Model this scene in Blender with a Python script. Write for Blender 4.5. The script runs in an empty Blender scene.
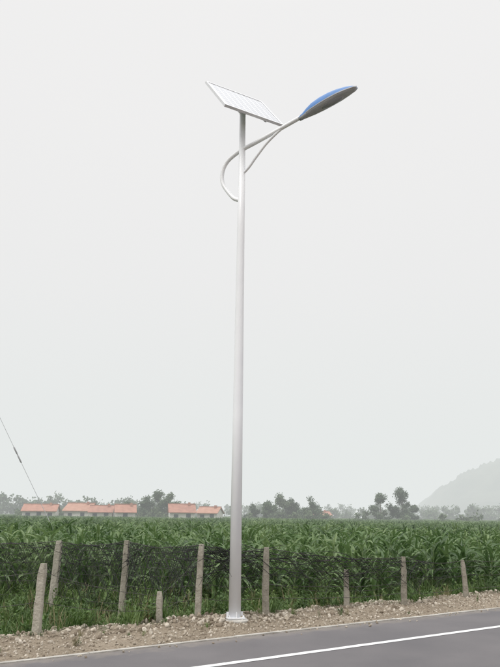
import bpy, bmesh, math, random
from mathutils import Vector, Matrix, noise
random.seed(7)
R=random.random
def U(a,b): return a+(b-a)*random.random()
scene=bpy.context.scene

# ------------------------------------------------------------------ helpers
def new_mat(name):
    m=bpy.data.materials.new(name); m.use_nodes=True
    nt=m.node_tree; b=nt.nodes['Principled BSDF']
    return m,nt,b
def N(nt,t,**kw):
    n=nt.nodes.new(t)
    for k,v in kw.items(): setattr(n,k,v)
    return n
def ramp(nt,fac,stops):
    r=N(nt,'ShaderNodeValToRGB')
    e=r.color_ramp.elements
    while len(e)<len(stops): e.new(0.5)
    for i,(p,c) in enumerate(stops):
        e[i].position=p; e[i].color=(c[0],c[1],c[2],1)
    nt.links.new(fac,r.inputs[0]); return r
def noise_tex(nt,scale,detail=4,rough=.55,coord='Object'):
    tc=N(nt,'ShaderNodeTexCoord'); t=N(nt,'ShaderNodeTexNoise')
    t.inputs['Scale'].default_value=scale; t.inputs['Detail'].default_value=detail
    t.inputs['Roughness'].default_value=rough
    nt.links.new(tc.outputs[coord],t.inputs['Vector']); return t
def simple(name,c1,c2,scale=5,rough=.7,bump=0,bscale=40,metal=0,spec=.5):
    m,nt,b=new_mat(name)
    t=noise_tex(nt,scale); r=ramp(nt,t.outputs['Fac'],[(.3,c1),(.7,c2)])
    nt.links.new(r.outputs[0],b.inputs['Base Color'])
    b.inputs['Roughness'].default_value=rough; b.inputs['Metallic'].default_value=metal
    b.inputs['Specular IOR Level'].default_value=spec
    if bump:
        t2=noise_tex(nt,bscale,6); bp=N(nt,'ShaderNodeBump'); bp.inputs['Strength'].default_value=bump
        bp.inputs['Distance'].default_value=.02
        nt.links.new(t2.outputs['Fac'],bp.inputs['Height']); nt.links.new(bp.outputs[0],b.inputs['Normal'])
    return m
def obj(name,verts,faces,mats,fm=None,parent=None,smooth=False,link=True):
    me=bpy.data.meshes.new(name); me.from_pydata([tuple(v) for v in verts],[],faces)
    for m in mats: me.materials.append(m)
    if fm: me.polygons.foreach_set('material_index',fm)
    if smooth: me.polygons.foreach_set('use_smooth',[True]*len(me.polygons))
    me.update()
    o=bpy.data.objects.new(name,me)
    if link: scene.collection.objects.link(o)
    if parent: o.parent=parent
    return o
def empty(name,loc=(0,0,0)):
    e=bpy.data.objects.new(name,None); scene.collection.objects.link(e); e.location=loc
    return e
class MB:
    def __init__(s): s.v=[]; s.f=[]; s.m=[]
    def tube(s,pts,rads,k=8,mat=0,cap=True):
        pts=[Vector(p) for p in pts]; n=len(pts)
        if not hasattr(rads,'__len__'): rads=[rads]*n
        base=len(s.v); prev=None
        for i,p in enumerate(pts):
            t=(pts[min(i+1,n-1)]-pts[max(i-1,0)]).normalized()
            if prev is None:
                a=Vector((0,0,1)) if abs(t.z)<.9 else Vector((1,0,0))
                x=t.cross(a).normalized()
            else: x=(prev-t*prev.dot(t)).normalized()
            prev=x; y=t.cross(x)
            for j in range(k):
                an=2*math.pi*j/k
                s.v.append(p+(x*math.cos(an)+y*math.sin(an))*rads[i])
        for i in range(n-1):
            for j in range(k):
                a=base+i*k+j; b=base+i*k+(j+1)%k
                s.f.append((a,b,b+k,a+k)); s.m.append(mat)
        if cap:
            s.f.append(tuple(base+j for j in range(k))[::-1]); s.m.append(mat)
            s.f.append(tuple(base+(n-1)*k+j for j in range(k))); s.m.append(mat)
    def box(s,c,sz,mat=0,M=None):
        c=Vector(c); b=len(s.v)
        for dz in(-.5,.5):
            for dx,dy in((-.5,-.5),(.5,-.5),(.5,.5),(-.5,.5)):
                p=Vector((dx*sz[0],dy*sz[1],dz*sz[2]))
                if M: p=M@p
                s.v.append(c+p)
        for f in((3,2,1,0),(4,5,6,7),(0,1,5,4),(1,2,6,5),(2,3,7,6),(3,0,4,7)):
            s.f.append(tuple(b+i for i in f)); s.m.append(mat)
    def build(s,name,mats,parent=None,smooth=False,link=True):
        return obj(name,s.v,s.f,mats,s.m,parent,smooth,link)

def catmull(pts,per=8):
    P=[Vector(p) for p in pts]; P=[2*P[0]-P[1]]+P+[2*P[-1]-P[-2]]; out=[]
    for i in range(1,len(P)-2):
        for j in range(per):
            t=j/per; a,b,c,d=P[i-1:i+3]
            out.append(.5*((2*b)+(c-a)*t+(2*a-5*b+4*c-d)*t*t+(3*b-a-3*c+d)*t**3))
    out.append(P[-2]); return out

# road frame
ANG=math.radians(36.5); D=Vector((math.cos(ANG),math.sin(ANG),0)); NN=Vector((-D.y,D.x,0)); O=Vector((-.17,9.64,0))
def W(s,n,z=0): return O+D*s+NN*n+Vector((0,0,z))
def sn(x,y):
    d=Vector((x,y,0))-O; return d.dot(D),d.dot(NN)
def sm(a,b,x):
    t=max(0,min(1,(x-a)/(b-a))); return t*t*(3-2*t)
def gz(s,n):
    if n>-.4:
        if n<0: return -.02
        z=-.02+sm(0,.12,n)*.035+.05*sm(.4,1.0,n)
        z-= .36*sm(1.25,2.5,n)
        z+= .05*sm(0,.3,n)*noise.noise(Vector((s*1.1,n*1.3,0)))+.025*sm(0,.2,n)*noise.noise(Vector((s*5,n*6,3)))
        return z
    if n>-9.6: return -.03
    return -.03-.25*sm(-11,-13,n)

# ------------------------------------------------------------------ world
SUN_EL=math.radians(50)
dirv=Vector((-.62,-.7,0)).normalized()*math.cos(SUN_EL)+Vector((0,0,math.sin(SUN_EL)))
w=bpy.data.worlds.new("World"); scene.world=w; w.use_nodes=True
nt=w.node_tree; bg=nt.nodes['Background']
sky=N(nt,'ShaderNodeTexSky'); sky.sky_type='NISHITA'; sky.sun_disc=False
sky.sun_elevation=SUN_EL; sky.sun_rotation=math.atan2(dirv.x,dirv.y); sky.dust_density=5
tc=N(nt,'ShaderNodeTexCoord'); sp=N(nt,'ShaderNodeSeparateXYZ'); nt.links.new(tc.outputs['Generated'],sp.inputs[0])
cr=ramp(nt,sp.outputs['Z'],[(0,(.80,.825,.81)),(.10,(.835,.838,.835)),(.3,(.885,.865,.87)),(.64,(.915,.90,.90)),(.70,(1,1,1))])
zb=N(nt,'ShaderNodeMapRange'); zb.inputs['From Min'].default_value=.66; zb.inputs['From Max'].default_value=1; zb.inputs['To Min'].default_value=1; zb.inputs['To Max'].default_value=2.7
nt.links.new(sp.outputs['Z'],zb.inputs['Value'])
nz=N(nt,'ShaderNodeTexNoise'); nz.inputs['Scale'].default_value=1.6; nz.inputs['Detail'].default_value=3
nt.links.new(tc.outputs['Generated'],nz.inputs['Vector'])
mr=N(nt,'ShaderNodeMapRange'); mr.inputs['To Min'].default_value=.985*10; mr.inputs['To Max'].default_value=1.02*10
nt.links.new(nz.outputs['Fac'],mr.inputs['Value'])
mm=N(nt,'ShaderNodeMath',operation='MULTIPLY'); nt.links.new(zb.outputs[0],mm.inputs[0]); nt.links.new(mr.outputs[0],mm.inputs[1])
vm=N(nt,'ShaderNodeVectorMath',operation='SCALE'); nt.links.new(cr.outputs[0],vm.inputs[0]); nt.links.new(mm.outputs[0],vm.inputs['Scale'])
hs=N(nt,'ShaderNodeHueSaturation'); hs.inputs['Saturation'].default_value=.15; nt.links.new(sky.outputs[0],hs.inputs['Color'])
mx=N(nt,'ShaderNodeMix',data_type='RGBA'); mx.inputs[0].default_value=.965
nt.links.new(hs.outputs[0],mx.inputs[6]); nt.links.new(vm.outputs[0],mx.inputs[7])
nt.links.new(mx.outputs[2],bg.inputs['Color']); bg.inputs['Strength'].default_value=.1

sd=bpy.data.lights.new('sun','SUN'); sd.energy=1.5; sd.angle=math.radians(18); sd.color=(1,.97,.92)
so=bpy.data.objects.new('sun',sd); scene.collection.objects.link(so)
so.rotation_euler=dirv.to_track_quat('Z','Y').to_euler()

# ------------------------------------------------------------------ camera
cd=bpy.data.cameras.new('camera'); cam=bpy.data.objects.new('camera',cd); scene.collection.objects.link(cam)
cd.sensor_fit='VERTICAL'; cd.sensor_height=36; cd.lens=37.78; cd.clip_end=6000; cd.clip_start=.1
M=Matrix.Rotation(math.radians(90+14.6),4,'X')@Matrix.Rotation(math.radians(.7),4,'Z')
cam.matrix_world=Matrix.Translation((0,0,1.5))@M
scene.camera=cam
scene.view_settings.view_transform='Standard'; scene.view_settings.look='None'; scene.view_settings.exposure=0

# ------------------------------------------------------------------ ground
def frange(a,b,st):
    o=[];x=a
    while x<b-1e-6: o.append(x); x+=st
    return o
ss=[-3000,-1000,-300,-100,-40,-20,-12]+frange(-8,16,.09)+[16,20,30,60,120,300,1000,3000]
ns=[-3000,-600,-100,-30,-14,-12.5,-11,-9.7]+[-5,-.4]+frange(-.1,3.2,.075)+frange(3.2,8,.3)+[8,12,20,50,150,500,1500,3500]
V=[];F=[]
for n in ns:
    for s in ss: V.append(W(s,n,gz(s,n)))
L=len(ss)
for i in range(len(ns)-1):
    for j in range(L-1):
        a=i*L+j; F.append((a,a+1,a+L+1,a+L))
m,nt,b=new_mat('ground_soil_grass')
geo=N(nt,'ShaderNodeNewGeometry'); dp=N(nt,'ShaderNodeVectorMath',operation='DOT_PRODUCT')
nt.links.new(geo.outputs['Position'],dp.inputs[0]); dp.inputs[1].default_value=tuple(NN)
nA=noise_tex(nt,1.7,5); off=O.dot(NN)
ad=N(nt,'ShaderNodeMath',operation='ADD'); nt.links.new(dp.outputs['Value'],ad.inputs[0]); 
ms=N(nt,'ShaderNodeMath',operation='MULTIPLY'); nt.links.new(nA.outputs['Fac'],ms.inputs[0]); ms.inputs[1].default_value=1.0
nt.links.new(ms.outputs[0],ad.inputs[1])
mr=N(nt,'ShaderNodeMapRange'); mr.inputs['From Min'].default_value=off+1.55; mr.inputs['From Max'].default_value=off+1.95
nt.links.new(ad.outputs[0],mr.inputs['Value'])
nB=noise_tex(nt,38,6,.7); soil=ramp(nt,nB.outputs['Fac'],[(.28,(.14,.11,.08)),(.5,(.29,.245,.19)),(.72,(.46,.405,.335))])
nL=noise_tex(nt,1.1,5,.65); sl_=ramp(nt,nL.outputs['Fac'],[(.3,(.68,.64,.58)),(.7,(1.1,1.07,1.03))])
mS=N(nt,'ShaderNodeMix',data_type='RGBA',blend_type='MULTIPLY'); mS.inputs[0].default_value=1
nt.links.new(soil.outputs[0],mS.inputs[6]); nt.links.new(sl_.outputs[0],mS.inputs[7])
nC=noise_tex(nt,3,6,.7); gr=ramp(nt,nC.outputs['Fac'],[(.3,(.035,.05,.018)),(.55,(.06,.095,.025)),(.75,(.13,.12,.06))])
mx=N(nt,'ShaderNodeMix',data_type='RGBA'); nt.links.new(mr.outputs[0],mx.inputs[0]); nt.links.new(mS.outputs[2],mx.inputs[6]); nt.links.new(gr.outputs[0],mx.inputs[7])
nt.links.new(mx.outputs[2],b.inputs['Base Color']); b.inputs['Roughness'].default_value=.95
bp=N(nt,'ShaderNodeBump'); bp.inputs['Strength'].default_value=.9; bp.inputs['Distance'].default_value=.03
nt.links.new(nB.outputs['Fac'],bp.inputs['Height']); nt.links.new(bp.outputs[0],b.inputs['Normal'])
obj('ground',V,F,[m],smooth=True)

# ------------------------------------------------------------------ road
m,nt,b=new_mat('asphalt')
n1=noise_tex(nt,160,6,.75); n2=noise_tex(nt,.8,4)
r1=ramp(nt,n1.outputs['Fac'],[(.3,(.075,.07,.074)),(.55,(.135,.128,.134)),(.75,(.25,.24,.25))])
r2=ramp(nt,n2.outputs['Fac'],[(.3,(.80,.80,.81)),(.7,(1.1,1.08,1.06))])
mu=N(nt,'ShaderNodeMix',data_type='RGBA',blend_type='MULTIPLY'); mu.inputs[0].default_value=1
nt.links.new(r1.outputs[0],mu.inputs[6]); nt.links.new(r2.outputs[0],mu.inputs[7])
geo=N(nt,'ShaderNodeNewGeometry'); dp=N(nt,'ShaderNodeVectorMath',operation='DOT_PRODUCT')
nt.links.new(geo.outputs['Position'],dp.inputs[0]); dp.inputs[1].default_value=tuple(NN)
n3=noise_tex(nt,4,6,.7); a3=N(nt,'ShaderNodeMath',operation='MULTIPLY_ADD'); nt.links.new(n3.outputs['Fac'],a3.inputs[0]); a3.inputs[1].default_value=.9; nt.links.new(dp.outputs['Value'],a3.inputs[2])
dm=N(nt,'ShaderNodeMapRange'); dm.inputs['From Min'].default_value=off+.1; dm.inputs['From Max'].default_value=off+.65; dm.inputs['To Max'].default_value=.7
nt.links.new(a3.outputs[0],dm.inputs['Value'])
dx=N(nt,'ShaderNodeMix',data_type='RGBA'); nt.links.new(dm.outputs[0],dx.inputs[0]); nt.links.new(mu.outputs[2],dx.inputs[6]); dx.inputs[7].default_value=(.30,.26,.21,1)
nt.links.new(dx.outputs[2],b.inputs['Base Color'])
b.inputs['Roughness'].default_value=.75
bp=N(nt,'ShaderNodeBump'); bp.inputs['Strength'].default_value=.5; bp.inputs['Distance'].default_value=.006
nt.links.new(n1.outputs['Fac'],bp.inputs['Height']); nt.links.new(bp.outputs[0],b.inputs['Normal'])
def strip(name,n0,n1,z,mat,s0=-400,s1=600,jag=0):
    V=[];F=[]
    S=[s0,-60]+frange(-10,18,.12)+[60,s1]
    for s in S:
        j=jag*noise.noise(Vector((s*3,1,0)))+jag*.7*noise.noise(Vector((s*9,5,0)))
        V+= [W(s,n0+.3*j,z),W(s,n1+j,z)]
    for i in range(len(S)-1): F.append((2*i,2*i+2,2*i+3,2*i+1))
    return obj(name,V,F,[mat])
strip('road',-9.5,0,0,m,jag=.035)
m,nt,b=new_mat('road_paint')
n1=noise_tex(nt,60,6,.8); r1=ramp(nt,n1.outputs['Fac'],[(.36,(.28,.28,.29)),(.47,(.68,.68,.68)),(.7,(.78,.78,.78))])
nt.links.new(r1.outputs[0],b.inputs['Base Color']); b.inputs['Roughness'].default_value=.6
strip('road_edge_line',-1.39,-1.285,.004,m,jag=.008)
strip('road_edge_line',-8.22,-8.10,.004,m,jag=.008)
conc=simple('pale_cement',(.30,.28,.25),(.52,.50,.46),5,.9,.5,60)
mb=MB()
s=-30
while s<40:
    l=1.0; c=W(s+l/2,-.05+U(-.006,.006),U(-.004,.003))
    mb.box(c,(l-.012,.07,.03),0,Matrix.Rotation(ANG+U(-.004,.004),3,'Z')); s+=l
mb.build('kerb_edging',[conc])

# ------------------------------------------------------------------ geometry-nodes scatter
def scatter(name,pts,variants,smin,smax,tilt=.08,zrot=True):
    coll=bpy.data.collections.new(name+'_source')
    for v in variants: coll.objects.link(v)
    me=bpy.data.meshes.new(name); me.from_pydata([tuple(p) for p in pts],[],[])
    o=bpy.data.objects.new(name,me); scene.collection.objects.link(o)
    ng=bpy.data.node_groups.new(name,'GeometryNodeTree')
    ng.interface.new_socket('Geometry',in_out='INPUT',socket_type='NodeSocketGeometry')
    ng.interface.new_socket('Geometry',in_out='OUTPUT',socket_type='NodeSocketGeometry')
    gi=ng.nodes.new('NodeGroupInput'); go=ng.nodes.new('NodeGroupOutput')
    ip=ng.nodes.new('GeometryNodeInstanceOnPoints'); ci=ng.nodes.new('GeometryNodeCollectionInfo')
    ci.inputs['Collection'].default_value=coll; ci.inputs['Separate Children'].default_value=True; ci.inputs['Reset Children'].default_value=True
    rv=ng.nodes.new('FunctionNodeRandomValue'); rv.data_type='FLOAT_VECTOR'
    rv.inputs[0].default_value=(-tilt,-tilt,0); rv.inputs[1].default_value=(tilt,tilt,6.283)
    rs=ng.nodes.new('FunctionNodeRandomValue'); rs.data_type='FLOAT'; rs.inputs[2].default_value=smin; rs.inputs[3].default_value=smax; rs.inputs['Seed'].default_value=5
    lk=ng.links.new
    lk(gi.outputs[0],ip.inputs['Points']); lk(ci.outputs[0],ip.inputs['Instance']); ip.inputs['Pick Instance'].default_value=True
    lk(rv.outputs[0],ip.inputs['Rotation']); lk(rs.outputs[1],ip.inputs['Scale']); lk(ip.outputs[0],go.inputs[0])
    md=o.modifiers.new('scatter','NODES'); md.node_group=ng
    return o

def leafmat(name,c1,c2,c3,trans=.3,scale=4,rough=.5,patchy=0):
    m,nt,b=new_mat(name)
    oi=N(nt,'ShaderNodeObjectInfo'); t=noise_tex(nt,scale,3)
    a=N(nt,'ShaderNodeMath',operation='MULTIPLY_ADD'); nt.links.new(oi.outputs['Random'],a.inputs[0]); a.inputs[1].default_value=.5
    mm=N(nt,'ShaderNodeMath',operation='MULTIPLY'); nt.links.new(t.outputs['Fac'],mm.inputs[0]); mm.inputs[1].default_value=.55
    nt.links.new(mm.outputs[0],a.inputs[2]); fac=a.outputs[0]
    if patchy:
        g=N(nt,'ShaderNodeNewGeometry'); t2=N(nt,'ShaderNodeTexNoise'); t2.inputs['Scale'].default_value=.16; t2.inputs['Detail'].default_value=3
        nt.links.new(g.outputs['Position'],t2.inputs['Vector'])
        q=N(nt,'ShaderNodeMath',operation='MULTIPLY_ADD'); nt.links.new(t2.outputs['Fac'],q.inputs[0]); q.inputs[1].default_value=patchy; q.inputs[2].default_value=-patchy*.5
        ad=N(nt,'ShaderNodeMath',operation='ADD'); nt.links.new(fac,ad.inputs[0]); nt.links.new(q.outputs[0],ad.inputs[1]); fac=ad.outputs[0]
    r=ramp(nt,fac,[(.15,c1),(.5,c2),(.9,c3)])
    nt.links.new(r.outputs[0],b.inputs['Base Color']); b.inputs['Roughness'].default_value=rough
    tr=N(nt,'ShaderNodeBsdfTranslucent'); nt.links.new(r.outputs[0],tr.inputs['Color'])
    ms=N(nt,'ShaderNodeMixShader'); ms.inputs[0].default_value=trans
    out=nt.nodes['Material Output']
    nt.links.new(b.outputs[0],ms.inputs[1]); nt.links.new(tr.outputs[0],ms.inputs[2]); nt.links.new(ms.outputs[0],out.inputs['Surface'])
    return m
corn_leaf=leafmat('corn_leaf',(.05,.095,.032),(.105,.18,.06),(.20,.28,.115),.35,3,.38,patchy=1.4)
corn_stalk=simple('corn_stalk',(.09,.14,.05),(.16,.2,.08),8,.6)

def leaf_strip(mb,base,az,length,width,up,droop,seg=7,mat=0,fold=.25,twist=0):
    """arched blade: starts at elevation `up`, bends down by `droop` radians"""
    p=Vector(base); el=up; b0=len(mb.v); h=Vector((math.cos(az),math.sin(az),0)); side=Vector((-h.y,h.x,0))
    for i in range(seg+1):
        t=i/seg; wd=width*(.55+.45*min(1,t*5))*(1-t**2.6)**.8*.5+.001
        d=h*math.cos(el)+Vector((0,0,math.sin(el))); nrm=side.cross(d)*-1
        wob=.35*math.sin(t*9+az*3)*fold
        sd=(side*math.cos(twist*t)+nrm*math.sin(twist*t))
        mb.v+= [p+sd*wd+nrm*wd*(fold+wob), p, p-sd*wd+nrm*wd*(fold-wob)]
        p=p+d*(length/seg); el-=droop/seg*(0.4+1.2*t)
    for i in range(seg):
        a=b0+3*i
        mb.f+=[(a,a+1,a+4,a+3),(a+1,a+2,a+5,a+4)]; mb.m+=[mat,mat]

def corn(i,seg=8,nl=11):
    mb=MB(); H=U(.78,1.08); lean=U(-.08,.08)
    mb.tube([(0,0,-.05),(lean*.5,0,H*.5),(lean,0,H)],[.014,.011,.005],5,1,False)
    az=U(0,6.28)
    for k in range(nl):
        t=k/(nl-1); z=.12+(H-.16)*t**.9
        dr=U(1.5,3.0)*(1-.35*t)
        if R()<.12: dr=3.4
        leaf_strip(mb,(lean*t,0,z),az+U(-.35,.35),U(.5,.85)*(.75+.3*math.sin(math.pi*min(1,t+.15)))*(1-.25*t*t),U(.06,.10)*(1-.3*t),U(.7,1.25)+.14*t,dr,seg,0,.3,U(-1.4,1.4))
        az+=math.pi+U(-.3,.3)
    return mb.build('corn_plant_src%d'%i,[corn_leaf,corn_stalk],link=False,smooth=False)
corns=[corn(i) for i in range(14)]
pts=[]
def incorn(x,y):
    s,n=sn(x,y)
    edge=15.7+.8*noise.noise(Vector((x*.5,0,0)))-.22*max(0,x+.5)
    return y>edge and n>2.75 and abs(x)<.46*y+3
rowdir=math.radians(66); rc,rs_=math.cos(rowdir),math.sin(rowdir)
a=-80
while a<80:
    bb=0
    while bb<85:
        x=a*rs_+bb*rc+U(-.05,.05); y=-a*rc+bb*rs_+U(-.08,.08)
        if y<72 and incorn(x,y):
            if noise.noise(Vector((x*.4,y*.4,9)))>-.5 and R()<.96:
                pts.append((x,y,-.30+.24*noise.noise(Vector((x*.2,y*.2,0)))+.15*noise.noise(Vector((x*.8,y*.8,4)))+.06*sm(1,5,x)*(1-sm(20,30,y))))
        bb+=.26 if y<30 else .34
    a+=.62
corn_field=scatter('corn_field',pts,corns,.76,1.22,.14)
def patch(i):
    mb=MB()
    for k in range(110):
        x,y=U(-2.6,2.6),U(-2.6,2.6); H=U(.8,1.12); az=U(0,6.28)
        for q in range(5):
            leaf_strip(mb,(x,y,H*U(.55,.9)),az,U(.4,.6),.1,U(.8,1.3),U(1.2,2.2),3,0,.3); az+=2.6
    return mb.build('corn_patch_src%d'%i,[corn_leaf],link=False)
pts=[]
y=73
while y<420:
    x=-(.46*y+8)
    while x<.46*y+8:
        if sn(x,y)[1]>6: pts.append((x+U(-1,1),y+U(-1,1),-.3+U(-.1,.12)))
        x+=4.4
    y+=4.4 if y<200 else 7
scatter('corn_field_distance',pts,[patch(i) for i in range(4)],.92,1.1,.0)
V=[];F=[];xs=[-900,-400]+frange(-200,200,8)+[200,400,900]; ys=frange(76,200,4)+[200,260,350,500,700,900]
for y in ys:
    for x in xs:
        V.append((x,y,.5+.12*noise.noise(Vector((x*.2,y*.2,0)))))
for i in range(len(ys)-1):
    for j in range(len(xs)-1):
        if sn(xs[j+1],ys[i])[1]<5: continue
        a=i*len(xs)+j; F.append((a,a+1,a+len(xs)+1,a+len(xs)))
obj('corn_canopy',V,F,[simple('canopy_green',(.08,.14,.045),(.15,.22,.08),2.5,.9,1,8)])

# ------------------------------------------------------------------ grass & weeds
grass_m=leafmat('grass_blade',(.045,.085,.022),(.095,.165,.04),(.18,.24,.08),.3,6,.6,patchy=1.0)
dry_m=leafmat('dry_blade',(.12,.11,.05),(.2,.18,.09),(.3,.27,.15),.2,6,.7)
def tuft(i,h=.28,nb=26,mat=grass_m):
    mb=MB()
    for k in range(nb):
        a=U(0,6.28);r=U(0,.09)
        leaf_strip(mb,(math.cos(a)*r,math.sin(a)*r,-.01),U(0,6.28),h*U(.5,1.2),U(.006,.013),U(.8,1.5),U(.3,1.6),4,0,.2)
    return mb.build('grass_tuft_src%d'%i,[mat],link=False)
def weed(i,h=.22):
    mb=MB()
    for q in range(4):
        x,y=U(-.1,.1),U(-.1,.1); hh=h*U(.6,1.2)
        mb.tube([(x,y,0),(x+U(-.04,.04),y+U(-.04,.04),hh)],[.004,.002],4,0,False)
        for k in range(14):
            leaf_strip(mb,(x,y,hh*U(.15,1)),U(0,6.28),U(.04,.09),U(.02,.035),U(.1,.9),U(.2,1.3),3,0,.2)
    return mb.build('weed_src%d'%i,[grass_m],link=False)
vs=[tuft(i,.16+.055*i) for i in range(5)]+[weed(i,.16+.07*i) for i in range(4)]+[tuft(9,.34,22,dry_m)]
pts=[]
for k in range(16000):
    s=U(-9,26);n=1.05+abs(U(0,1))**.8*9; p=W(s,n)
    d=noise.noise(Vector((s*.9,n*.9,2)))+.4*noise.noise(Vector((s*2.5,n*2.5,6)))
    if p.y>17.5 or abs(p.x)>.5*p.y+2: continue
    if n<1.6 and R()>.12+.6*(d>0.08): continue
    if d<-.15 and R()>.22: continue
    pts.append(tuple(W(s,n,gz(s,n)-.05*(d<.1))))
scatter('verge_grass',pts,vs,.45,1.35,.15)
pts=[]
for k in range(260):
    s=U(-8,24);n=U(.25,1.2)
    if noise.noise(Vector((s*.7,n,7)))>.12: pts.append(tuple(W(s,n,gz(s,n))))
scatter('shoulder_weeds',pts,vs,.2,.5,.2)

m,nt,b=new_mat('pebble'); peb=m
oi=N(nt,'ShaderNodeObjectInfo'); t1=noise_tex(nt,3,3); a_=N(nt,'ShaderNodeMath',operation='MULTIPLY_ADD')
nt.links.new(oi.outputs['Random'],a_.inputs[0]); a_.inputs[1].default_value=.8; mq=N(nt,'ShaderNodeMath',operation='MULTIPLY'); nt.links.new(t1.outputs['Fac'],mq.inputs[0]); mq.inputs[1].default_value=.3; nt.links.new(mq.outputs[0],a_.inputs[2])
r=ramp(nt,a_.outputs[0],[(.1,(.16,.125,.09)),(.5,(.31,.265,.205)),(.95,(.52,.47,.40))]); nt.links.new(r.outputs[0],b.inputs['Base Color']); b.inputs['Roughness'].default_value=.9
def stone(i):
    bm=bmesh.new(); bmesh.ops.create_icosphere(bm,subdivisions=2,radius=.5)
    o=Vector((i*5.1,0,0)); sc=(U(.8,1.3),U(.6,1),U(.4,.8))
    for v in bm.verts:
        f=1+.55*noise.noise(v.co*2+o); v.co=Vector((v.co.x*sc[0]*f,v.co.y*sc[1]*f,v.co.z*sc[2]*f))
    me=bpy.data.meshes.new('stone'); bm.to_mesh(me); bm.free(); me.materials.append(peb)
    return bpy.data.objects.new('stone_src%d'%i,me)
stones=[stone(i) for i in range(6)]
pts=[];big=[]
for k in range(12000):
    s=U(-8,20); n=U(0,1)**.8*1.6-.04
    if n>.05 or R()<.5: pts.append(tuple(W(s,n,max(gz(s,n),0)+.004)))
for k in range(700):
    s=U(-8,18); n=random.gauss(.95,.26)
    if noise.noise(Vector((s*.8,0,11)))>-.2 and n>.15: big.append(tuple(W(s,n,gz(s,n)+.01)))
for k in range(170):
    s=random.gauss(.6,.9); n=random.gauss(.9,.18); big.append(tuple(W(s,n,gz(s,n)+.012)))
for k in range(220):
    s=U(-8,18); n=-abs(random.gauss(0,.16)); pts.append(tuple(W(s,n,.006)))
scatter('gravel',pts,stones,.012,.042,3)
scatter('rubble_stones',big,stones,.035,.095,3)

# ------------------------------------------------------------------ solar street lamp
lamp=empty('solar_street_lamp',(-.17,10.65,0))
LP=Vector((-.17,10.65,0))
white=simple('white_pole_paint',(.76,.77,.80),(.81,.82,.84),2,.32,0)
gal=simple('galvanised_bracket',(.45,.46,.48),(.6,.61,.63),20,.4,0,metal=.6)
base_z=gz(*sn(LP.x,LP.y))
mb=MB()
mb.tube([(0,0,base_z+.02),(0,0,3),(0,0,6),(0,0,8.22)],[.088,.076,.061,.05],32,0)
mb.build('pole_shaft',[white],lamp,True)
mb=MB()
mb.box((0,0,base_z+.022),(.25,.25,.018),0,Matrix.Rotation(.3,3,'Z'))
for q in range(4):
    a=q*math.pi/2+.3; c=Vector((math.cos(a)*.104,math.sin(a)*.104,base_z+.066))
    mb.box(c,(.035,.008,.07),0,Matrix.Rotation(a,3,'Z'))
    a+=math.pi/4; c=Vector((math.cos(a)*.145,math.sin(a)*.145,base_z))
    mb.tube([c+Vector((0,0,.03)),c+Vector((0,0,.065))],.009,8,0); mb.tube([c+Vector((0,0,.031)),c+Vector((0,0,.047))],.016,6,0)
mb.build('base_flange',[white],lamp)
mb=MB(); mb.tube([(0,0,base_z-.3),(0,0,base_z-.01),(0,0,base_z+.006)],[.2,.2,.18],20,0)
mb.build('footing',[conc],lamp)
A=Vector((.839,-.545,0))
def ap(l,z): return A*l+Vector((0,0,z))
main=[(-.02,6.55),(-.15,6.62),(-.275,6.77),(-.375,6.93),(-.405,7.085),(-.375,7.23),(-.29,7.345),(-.16,7.42),(0,7.475),(.27,7.53),(.548,7.592),(.85,7.662),(1.20,7.742)]
mb=MB(); mb.tube(catmull([ap(*p) for p in main],6),.034,12,0)
mb.build('curved_arm',[white],lamp,True)
mb=MB(); mb.tube(catmull([ap(.03,7.03),ap(.14,7.11),ap(.278,7.255),ap(.47,7.44),ap(.66,7.57),ap(.80,7.645)],6),.022,10,0)
mb.build('arm_brace',[white],lamp,True)
blue=simple('blue_lamp_shell',(.03,.145,.40),(.045,.18,.47),3,.35)
greyp=simple('grey_lamp_housing',(.34,.35,.37),(.42,.43,.45),5,.4)
m,nt,b=new_mat('lamp_glass'); b.inputs['Base Color'].default_value=(.26,.27,.29,1); b.inputs['Roughness'].default_value=.15; lampglass=m
hd=(ap(2.06,7.90)-ap(1.12,7.725)).normalized(); hs_=Vector((0,0,1)).cross(hd).normalized(); hu=hd.cross(hs_)
h0=ap(1.10,7.722); HL=1.03
#      t   halfwidth top  bottom
prof=[(0,.036,.038,.036),(.07,.046,.055,.038),(.15,.062,.10,.042),(.25,.084,.138,.045),(.4,.10,.155,.046),(.55,.107,.15,.046),(.7,.103,.128,.042),(.85,.082,.09,.034),(.95,.055,.05,.022),(1,.02,.018,.01)]
K=36; V=[];F=[];FM=[]
ctr=[]
for (t,wd,tp,bt) in prof:
    cz=-.015+.03*math.sin(math.pi*t*.5)
    ctr.append(cz)
    for j in range(K):
        a=2*math.pi*j/K; c,s_=math.cos(a),math.sin(a)
        taper=1-.28*max(0,s_)
        x=wd*taper*math.copysign(abs(c)**.6,c); z=(tp if s_>0 else bt)*math.copysign(abs(s_)**.9,s_)
        V.append(h0+hd*(HL*t)+hs_*x+hu*(z+cz))
for i in range(len(prof)-1):
    for j in range(K):
        a=i*K+j;b2=i*K+(j+1)%K; F.append((a,b2,b2+K,a+K))
        mid=(j+.5)/K*360; FM.append(0 if (mid<180 ) else 1)
F.append(tuple(range(K))[::-1]);FM.append(1);F.append(tuple((len(prof)-1)*K+j for j in range(K)));FM.append(0)
obj('lamp_head_shell',V,F,[blue,greyp],FM,lamp,True)
V=[];F=[]
for q,(t,wd,tp,bt) in enumerate(prof[2:]):
    cz=ctr[q+2]
    for sgn in(1,-1):
        for (o1,z1) in((.99,.010),(1.06,.006),(1.06,-.008),(.99,-.012)):
            V.append(h0+hd*(HL*(t+.012*(t>.9)))+hs_*(wd*o1*sgn)+hu*(z1+cz))
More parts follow.
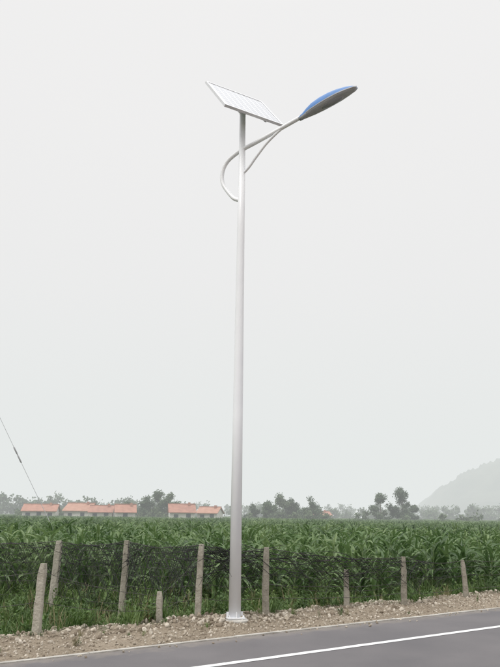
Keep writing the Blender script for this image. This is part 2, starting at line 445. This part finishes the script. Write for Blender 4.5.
for i in range(len(prof)-3):
    for q in range(2):
        for e in range(4):
            a=i*8+q*4+e; b2=i*8+q*4+(e+1)%4; F.append((a,b2,b2+8,a+8))
obj('lamp_rim',V,F,[greyp],None,lamp)
V=[];F=[];R1=5;K2=24
for i in range(R1+1):
    ph=i/R1*math.pi/2
    for j in range(K2):
        a=2*math.pi*j/K2
        V.append(h0+hd*(HL*.57+.21*math.cos(ph)*math.cos(a))+hs_*(.072*math.cos(ph)*math.sin(a))+hu*(-.018-.045*math.sin(ph)))
for i in range(R1):
    for j in range(K2): F.append((i*K2+j,i*K2+(j+1)%K2,(i+1)*K2+(j+1)%K2,(i+1)*K2+j))
obj('lamp_glass_dish',V,F,[lampglass],None,lamp,True)
m,nt,b=new_mat('solar_cells')
tc=N(nt,'ShaderNodeTexCoord'); br=N(nt,'ShaderNodeTexBrick'); br.offset=0
br.inputs['Color1'].default_value=(.08,.09,.13,1); br.inputs['Color2'].default_value=(.10,.11,.15,1); br.inputs['Mortar'].default_value=(.6,.6,.62,1)
br.inputs['Scale'].default_value=1; br.inputs['Brick Width'].default_value=.127; br.inputs['Row Height'].default_value=.127; br.inputs['Mortar Size'].default_value=.006
nt.links.new(tc.outputs['Object'],br.inputs['Vector']); nt.links.new(br.outputs['Color'],b.inputs['Base Color'])
b.inputs['Roughness'].default_value=.14; b.inputs['IOR'].default_value=2.0; b.inputs['Coat Weight'].default_value=.7; b.inputs['Coat Roughness'].default_value=.05
cells=m; frame_m=simple('aluminium_frame',(.62,.63,.65),(.70,.71,.73),10,.35,metal=.2)
back=simple('white_backsheet',(.72,.72,.72),(.78,.78,.78),4,.6)
e1=Vector((.96,.59,0)).normalized(); q2=Vector((e1.y,-e1.x,0)); e2=(q2*.72+Vector((0,0,-.857))).normalized(); e3=e1.cross(e2)
if e3.z<0: e3=-e3
Mp=Matrix((e1,-e2,e3)).transposed()
if Mp.determinant()<0: Mp=Matrix((e1,e2,e3)).transposed()
pan=empty('solar_panel'); pan.parent=lamp; pan.matrix_local=Matrix.Translation((.02,0,8.36))@Mp.to_4x4()
PL,PW=1.15,1.10
mb=MB(); mb.box((0,0,.006),(PL-.06,PW-.06,.012),0); mb.build('cell_face',[cells],pan)
mb=MB(); mb.box((0,0,-.008),(PL-.07,PW-.07,.01),0); mb.build('back_sheet',[back],pan)
mb=MB()
for sg in(1,-1):
    mb.box((0,sg*(PW/2-.0175),-.005),(PL,.035,.045),0); mb.box((sg*(PL/2-.0175),0,-.005),(.035,PW-.07,.0445),0)
for sg in(1,-1): mb.box((sg*.25,0,-.038),(.04,PW-.08,.03),0)
mb.build('panel_frame',[frame_m],pan)
mb=MB(); mb.box((0,0,-.075),(.62,.06,.04),0); mb.build('mount_rail',[gal],pan)
mb=MB(); mb.tube([(0,0,8.15),(.0,0,8.25),(-.02,.03,8.32)],[.055,.052,.04],16,0); mb.build('mount_sleeve',[white],lamp,True)

# ------------------------------------------------------------------ fence
m,nt,b=new_mat('weathered_concrete_post'); postm=m
oi=N(nt,'ShaderNodeObjectInfo'); t1=noise_tex(nt,7,6,.7)
a_=N(nt,'ShaderNodeMath',operation='MULTIPLY_ADD'); nt.links.new(oi.outputs['Random'],a_.inputs[0]); a_.inputs[1].default_value=.3; nt.links.new(t1.outputs['Fac'],a_.inputs[2])
r=ramp(nt,a_.outputs[0],[(.35,(.15,.135,.105)),(.62,(.30,.275,.225)),(.95,(.44,.41,.35))]); nt.links.new(r.outputs[0],b.inputs['Base Color']); b.inputs['Roughness'].default_value=.95
t2=noise_tex(nt,35,6); bp=N(nt,'ShaderNodeBump'); bp.inputs['Strength'].default_value=.8; bp.inputs['Distance'].default_value=.02
nt.links.new(t2.outputs['Fac'],bp.inputs['Height']); nt.links.new(bp.outputs[0],b.inputs['Normal'])
posts=[(-2.56,9.2,.88,.11,0.5),(-3.63,13.87,.99,.14,2.2),(-2.14,12.7,1.05,.115,1.5),(-1.20,10.28,.46,.09,-1),(-.70,10.72,1.08,.10,1.3),(.30,11.32,1.02,.11,-.3),
       (1.63,12.28,.64,.09,1.5),(2.70,12.80,.83,.10,1.2),(4.15,14.05,.72,.09,-2),(6.2,15.6,.8,.1,1),(8.4,17.2,.8,.1,0),(-6.2,14.6,1.0,.13,0),(-5.2,7.2,.8,.11,1)]
tops=[]
for (x,y,zt,wd,ln) in posts:
    g=gz(*sn(x,y)); mb=MB(); H=zt-g+.25; b0=0
    lx=math.radians(ln); ly=U(-.02,.02); bw=U(-.012,.012)
    secs=9
    for i in range(secs+1):
        t=i/secs; w2=wd*.5*(1-.14*t)*(1+.05*noise.noise(Vector((t*4,x,y))))
        ws=w2*.78 if i==secs else w2
        for (cx,cy) in((-1,-.7),(-.7,-1),(.7,-1),(1,-.7),(1,.7),(.7,1),(-.7,1),(-1,.7)):
            mb.v.append(Vector((cx*ws+.005*U(-1,1)+math.sin(lx)*H*t+bw*math.sin(t*3.1),cy*ws+.005*U(-1,1)+ly*H*t,H*t+(.012 if i==secs else U(-.012,.006)*(i==secs-1)))))
    for i in range(secs):
        for j in range(8):
            a=i*8+j;b2=i*8+(j+1)%8; mb.f.append((a,b2,b2+8,a+8)); mb.m.append(0)
    mb.f.append(tuple(secs*8+j for j in range(8))); mb.m.append(0)
    o=mb.build('fence_post',[postm]); o.location=(x,y,g-.25)
    tops.append(Vector((x+math.sin(lx)*H,y,zt)))
netm=simple('dark_fence_net',(.010,.011,.010),(.022,.023,.021),5,.8)
wirem=simple('rusty_wire',(.04,.036,.032),(.07,.065,.06),5,.7)
mb=MB()
order=[11,1,2,4,5,7,8,9,10]
keep={11:1,1:1,2:1,4:.95,5:.6,7:.18,8:.12,9:.12}
for a,b2 in zip(order[:-1],order[1:]):
    P,Q=tops[a],tops[b2]; Ld=(Q-P).length; dn=(Q-P).normalized()
    ga=gz(*sn(P.x,P.y)); gb=gz(*sn(Q.x,Q.y))
    for lev in(1.0,.93,.84,.72,.6,.45,.25):
        pts_=[]
        for i in range(13):
            t=i/12; base=ga*(1-t)+gb*t; top=P.z*(1-t)+Q.z*t
            p=P.lerp(Q,t); p.z=base+(top-base)*lev-.05*math.sin(math.pi*t)*(.5+lev)+.018*noise.noise(Vector((p.x*3,lev*7,0)))
            pts_.append(p)
        if a in(7,8,9) and lev in(.93,.72,.45): continue
        mb.tube(pts_,.005 if lev>.9 else .0035,4,1,False)
    lo=.1 if a in(11,1,2) else .3
    dens=.05
    for sg in(1,-1):
        nst=int(Ld/dens)
        for k in range(-8,nst+8):
            st=k*dens+U(-.012,.012); pp=[]
            if R()>keep[a] or (noise.noise(Vector((st*1.5,a,0)))<-.35 and R()<.6): continue
            depth=U(.45,1.0)*(1-lo)
            for i in range(9):
                q=i/8; t=(st+sg*q*.55)/Ld
                if t<0 or t>1: continue
                base=ga*(1-t)+gb*t; top=P.z*(1-t)+Q.z*t
                p=P.lerp(Q,t); sag=.06*math.sin(math.pi*t)
                p.z=top-.0-sag-(top-base)*q*depth+.03*noise.noise(Vector((p.x*4,p.z*3+q*4,sg)))
                p+=NN*.05*noise.noise(Vector((p.x*2,q*3,4)))
                pp.append(p)
            if len(pp)>2: mb.tube(pp,U(.003,.0048),3,0,False)
for k in range(230):
    i=random.choice([0,0,1,1,2,2,3,3,3,4,4,5]); P,Q=tops[order[i]],tops[order[i+1]]
    t=R(); p=P.lerp(Q,t)+Vector((0,0,-.03-.35*R()**1.5)); dn=(Q-P).normalized()*random.choice((-1,1)); pp=[p.copy()]
    dv=dn+Vector((U(-.1,.1),U(-.2,.2),U(-.35,.2)))
    for j in range(6):
        dv=(dv+Vector((U(-.3,.3),U(-.3,.3),U(-.35,.25)))).normalized(); p=p+dv*U(.06,.16); pp.append(p.copy())
    mb.tube(pp,[.0062-.0007*j for j in range(7)],4,0,False)
mb.build('fence_net',[netm,wirem])
mb=MB()
for a,b2 in((12,0),(0,3),(3,4),(5,6),(6,7)):
    for lev in(.9,.5):
        P=tops[a].copy();Q=tops[b2].copy(); P.z*=lev;Q.z*=lev
        mb.tube([P.lerp(Q,i/8)-Vector((0,0,.05*math.sin(math.pi*i/8))) for i in range(9)],.003,4,0,False)
mb.build('fence_wire',[wirem])

# ------------------------------------------------------------------ utility pole with stay wire
up=empty('utility_pole',(-16.8,38,-.28))
mb=MB(); mb.tube([(0,0,0),(0,0,13)],[.19,.12],16,0); mb.build('pole',[postm],up,True)
mb=MB(); mb.box((0,-.15,12.4),(.09,.09,.09),0); mb.box((0,-.16,12.5),(.08,2.0,.08),0)
for yy in(-1.05,-.16,.73): mb.tube([(0,yy,12.54),(0,yy,12.62),(0,yy,12.66),(0,yy,12.72)],[.02,.05,.03,.045],10,0)
mb.build('crossarm',[gal],up)
mb=MB(); T=Vector((.127,0,12.29)); B=Vector((7.84,0,-1.04))
pts_=[T.lerp(B,i/10)-Vector((0,0,.09*math.sin(math.pi*i/10))) for i in range(11)]
mb.tube(pts_,.014,6,0,False); mb.build('stay_wire',[gal],up)
c=T.lerp(B,.555)-Vector((0,0,.09)); dn=(B-T).normalized(); mb=MB()
mb.tube([c-dn*.5,c-dn*.44,c-dn*.09,c-dn*.05,c+dn*.05,c+dn*.09,c+dn*.44,c+dn*.5],[.018,.04,.04,.028,.028,.04,.04,.018],10,0)
mb.build('stay_insulator',[simple('insulator_grey',(.25,.25,.26),(.35,.35,.36),5,.4)],up,True)

# ------------------------------------------------------------------ village houses
tile=[simple('terracotta_tiles%d'%i,c,d,1.2,.85,.4,6) for i,(c,d) in enumerate([((.34,.17,.12),(.45,.23,.17)),((.38,.20,.14),(.48,.27,.20)),((.31,.15,.115),(.43,.22,.16))])]
wallm=simple('whitewashed_wall',(.6,.58,.54),(.72,.70,.66),.8,.9)
dark=simple('window_dark',(.04,.05,.06),(.08,.09,.1),2,.2)
def house(x,y,w_,d,eave,ridge,ti,rot=0):
    h=empty('village_house',(x,y,-.28)); h.rotation_euler=(0,0,rot)
    mb=MB(); mb.box((0,0,eave/2),(w_,d,eave),0)
    mb.v+=[Vector((sx*w_/2,sy*d/2,eave)) for sx in(-1,1) for sy in(-1,1)]+[Vector((-w_/2,0,ridge-.12)),Vector((w_/2,0,ridge-.12))]
    b0=len(mb.v)-6; mb.f+=[(b0,b0+1,b0+4),(b0+2,b0+3,b0+5)]; mb.m+=[0,0]
    mb.build('walls',[wallm],h)
    V=[];F=[];ov=.45; wx=w_/2+.3; sl=(ridge-eave)/(d/2); yo=d/2+ov; ze=eave-sl*ov
    prf=[(-yo,ze),(0,ridge),(yo,ze),(yo,ze+.14),(0,ridge+.14),(-yo,ze+.14)]
    for sx in(-wx,wx): V+=[Vector((sx,a,b)) for a,b in prf]
    for i in range(6): F.append((i,(i+1)%6,6+(i+1)%6,6+i))
    F+=[(0,1,4,5),(1,2,3,4),(6,11,10,7),(7,10,9,8)]
    obj('roof',V,F,[tile[ti]],None,h)
    mb=MB(); mb.box((0,0,ridge+.18),(w_+.7,.3,.12),0); mb.box((w_*.3,-.6,ridge+.1),(.45,.45,.7),0); mb.build('ridge_and_chimney',[tile[(ti+1)%3]],h)
    mb=MB(); n=int(w_//2)
    for k in range(n):
        xx=-w_/2+(k+.5)*w_/n
        mb.box((xx,-d/2-.01,1.4 if k!=n//2 else 1.05),(.9,.06,1.0 if k!=n//2 else 2.0),0)
    mb.build('windows_and_door',[dark],h)
house(-43.2,151,6.6,6,2.3,3.5,0,.14)
house(-36.2,157,5.6,5.5,2.5,3.9,1,-.16)
house(-30.4,151,4.6,5,2.25,3.4,2,.06)
house(-25.3,149,3.9,5,2.3,3.65,0,.2)
house(-13.6,148,5.0,5.5,2.4,3.85,2,.16)
house(-8.0,154,4.2,5.5,2.3,3.4,1,-.2)
house(19,196,6,5,2.2,3.1,2,.2)

# ------------------------------------------------------------------ trees
bark=simple('bark',(.08,.065,.05),(.15,.13,.10),6,.9,.5,20)
tl=leafmat('tree_leaves',(.045,.075,.035),(.07,.115,.05),(.11,.15,.07),.25,.9,.7)
def tree_into(mb,x,y,h,cw,leafs,ls,z0=-.3,crown0=.25,nb=None):
    rt=h*.022
    tr=[Vector((x,y,z0))]
    for i in range(1,5): tr.append(Vector((x+U(-.02,.02)*h*i/2,y+U(-.02,.02)*h*i/2,z0+h*.85*i/4)))
    mb.tube(tr,[rt,rt*.85,rt*.65,rt*.4,rt*.15],6,1,False)
    nb=nb or random.randint(11,16); cl=[]
    for k in range(nb):
        t=U(crown0,.95); st=tr[0].lerp(tr[4],t/.95*.98); a=U(0,6.28)
        prof_=math.sin(math.pi*min(1,max(.05,(t-crown0)/(1-crown0)*.7+.25)))
        r=cw*.5*prof_*U(.5,1.1); e=st+Vector((math.cos(a)*r,math.sin(a)*r,h*U(.0,.14)))
        mb.tube([st,st.lerp(e,.5)+Vector((0,0,.02*h)),e],[rt*.35,rt*.2,rt*.08],4,1,False)
        cl.append((e,cw*U(.10,.22))); cl.append((st.lerp(e,.55),cw*U(.12,.2)))
    cl.append((tr[4]+Vector((0,0,h*.06)),cw*.17))
    for k in range(leafs):
        c,r=random.choice(cl); d=Vector((random.gauss(0,1),random.gauss(0,1),random.gauss(0,.85)))
        d=d.normalized()*r*(R()**.45)*U(.7,1.4); p=c+d
        u=Vector((U(-1,1),U(-1,1),U(-1,1))).normalized(); v=u.orthogonal().normalized(); s_=ls*U(.6,1.4)
        b0=len(mb.v); mb.v+=[p-u*s_-v*s_*.4,p+u*s_*.3-v*s_,p+u*s_+v*s_*.3,p-u*s_*.2+v*s_]
        mb.f.append((b0,b0+1,b0+2,b0+3)); mb.m.append(0)
def tree(x,y,h,cw,leafs=2800,ls=.14,name='broadleaf_tree',**k):
    mb=MB(); tree_into(mb,0,0,h,cw,leafs,ls,**k); o=mb.build(name,[tl,bark]); o.location=(x,y,0); return o
for (x,h,cw) in((-24.0,6.0,4.5),(-21.2,7.2,5.2),(-18.6,6.7,4.8),(-27.5,4.6,3.6)): tree(x,168+U(-4,4),h,cw,crown0=.1)
for (x,h,cw) in((4.6,5.0,4.2),(7.4,7.0,5.0),(10.6,5.8,4.6),(14.4,6.2,5.0),(1.2,4.2,3.8)): tree(x,168+U(-5,5),h,cw,3200,crown0=.08)
tree(30.6,166,7.4,4.4,3200,crown0=.15); tree(35.6,166,8.5,5.4,3800,crown0=.15); tree(39.4,172,4.6,4,crown0=.08)
mb=MB()
def band(x0,x1,y,h0,h1,step,lf=420):
    x=x0
    while x<x1:
        if noise.noise(Vector((x*.05,y,0)))>-.35:
            tree_into(mb,x,y+U(-12,12),U(h0,h1)*(1+.35*noise.noise(Vector((x*.07,y,5)))),U(7,11),lf,.4,crown0=.03,nb=10)
        x+=step*U(.6,1.5)
band(-130,-30,270,6.2,9.0,3.4,480)
band(-60,20,310,4.5,7.5,4.6)
band(15,75,300,3.8,5.6,5.5)
band(60,190,330,5,8.5,5.0)
band(-180,230,430,6.5,9.5,5.2,280)
mb.build('distant_treeline',[tl,bark])
mb=MB()
for k in range(34):
    x=U(-56,70); tree_into(mb,x,U(158,182),U(2.2,3.3),U(2.8,5),260,.22,crown0=.02,nb=7)
mb.build('village_shrubs',[tl,bark])

# ------------------------------------------------------------------ hill
def hill_obj(name,x0,x1,y0,y1,fn,mat,nx=110,ny=50):
    V=[];F=[]
    for j in range(ny+1):
        for i in range(nx+1):
            x=x0+(x1-x0)*i/nx; y=y0+(y1-y0)*j/ny; V.append((x,y,fn(x,y)))
    for j in range(ny):
        for i in range(nx):
            a=j*(nx+1)+i; F.append((a,a+1,a+nx+2,a+nx+1))
    return obj(name,V,F,[mat],smooth=True)
def hf(x,y):
    x2=x+10*noise.noise(Vector((y*.01,0,1)))
    t=max(0,1-math.exp(-(x2-208)/78)) if x2>208 else 0
    t*=1-sm(560,760,x)
    yy=math.exp(-((y-900)/150)**2)
    z=103*t*yy
    z+=min(1,t*2)*yy*(13*noise.noise(Vector((x*.016,y*.014,0)))+6*noise.noise(Vector((x*.045,y*.045,3)))+4*noise.noise(Vector((x*.11,y*.11,5)))+4*noise.noise(Vector((x*.27,y*.27,8))))
    return z-3
hm=simple('wooded_hillside',(.03,.05,.03),(.10,.12,.075),.03,.95,1,.3)
hill_obj('hill',150,760,660,1240,hf,hm,260,110)

# ------------------------------------------------------------------ uniform mist between field and hills; sky-coloured emission stands in for scattered light
mb=MB(); mb.box((0,812,60),(2600,1560,122),0)
hz=mb.build('glowing_haze',[])
m=bpy.data.materials.new('haze_glow'); m.use_nodes=True; nt=m.node_tree; nt.nodes.remove(nt.nodes['Principled BSDF'])
SIG=.00175
va=N(nt,'ShaderNodeVolumeAbsorption'); va.inputs['Color'].default_value=(0,0,0,1); va.inputs['Density'].default_value=SIG
em=N(nt,'ShaderNodeEmission'); em.inputs['Color'].default_value=(.79,.82,.81,1); em.inputs['Strength'].default_value=SIG
ads=N(nt,'ShaderNodeAddShader'); nt.links.new(va.outputs[0],ads.inputs[0]); nt.links.new(em.outputs[0],ads.inputs[1])
nt.links.new(ads.outputs[0],nt.nodes['Material Output'].inputs['Volume']); hz.data.materials.append(m)
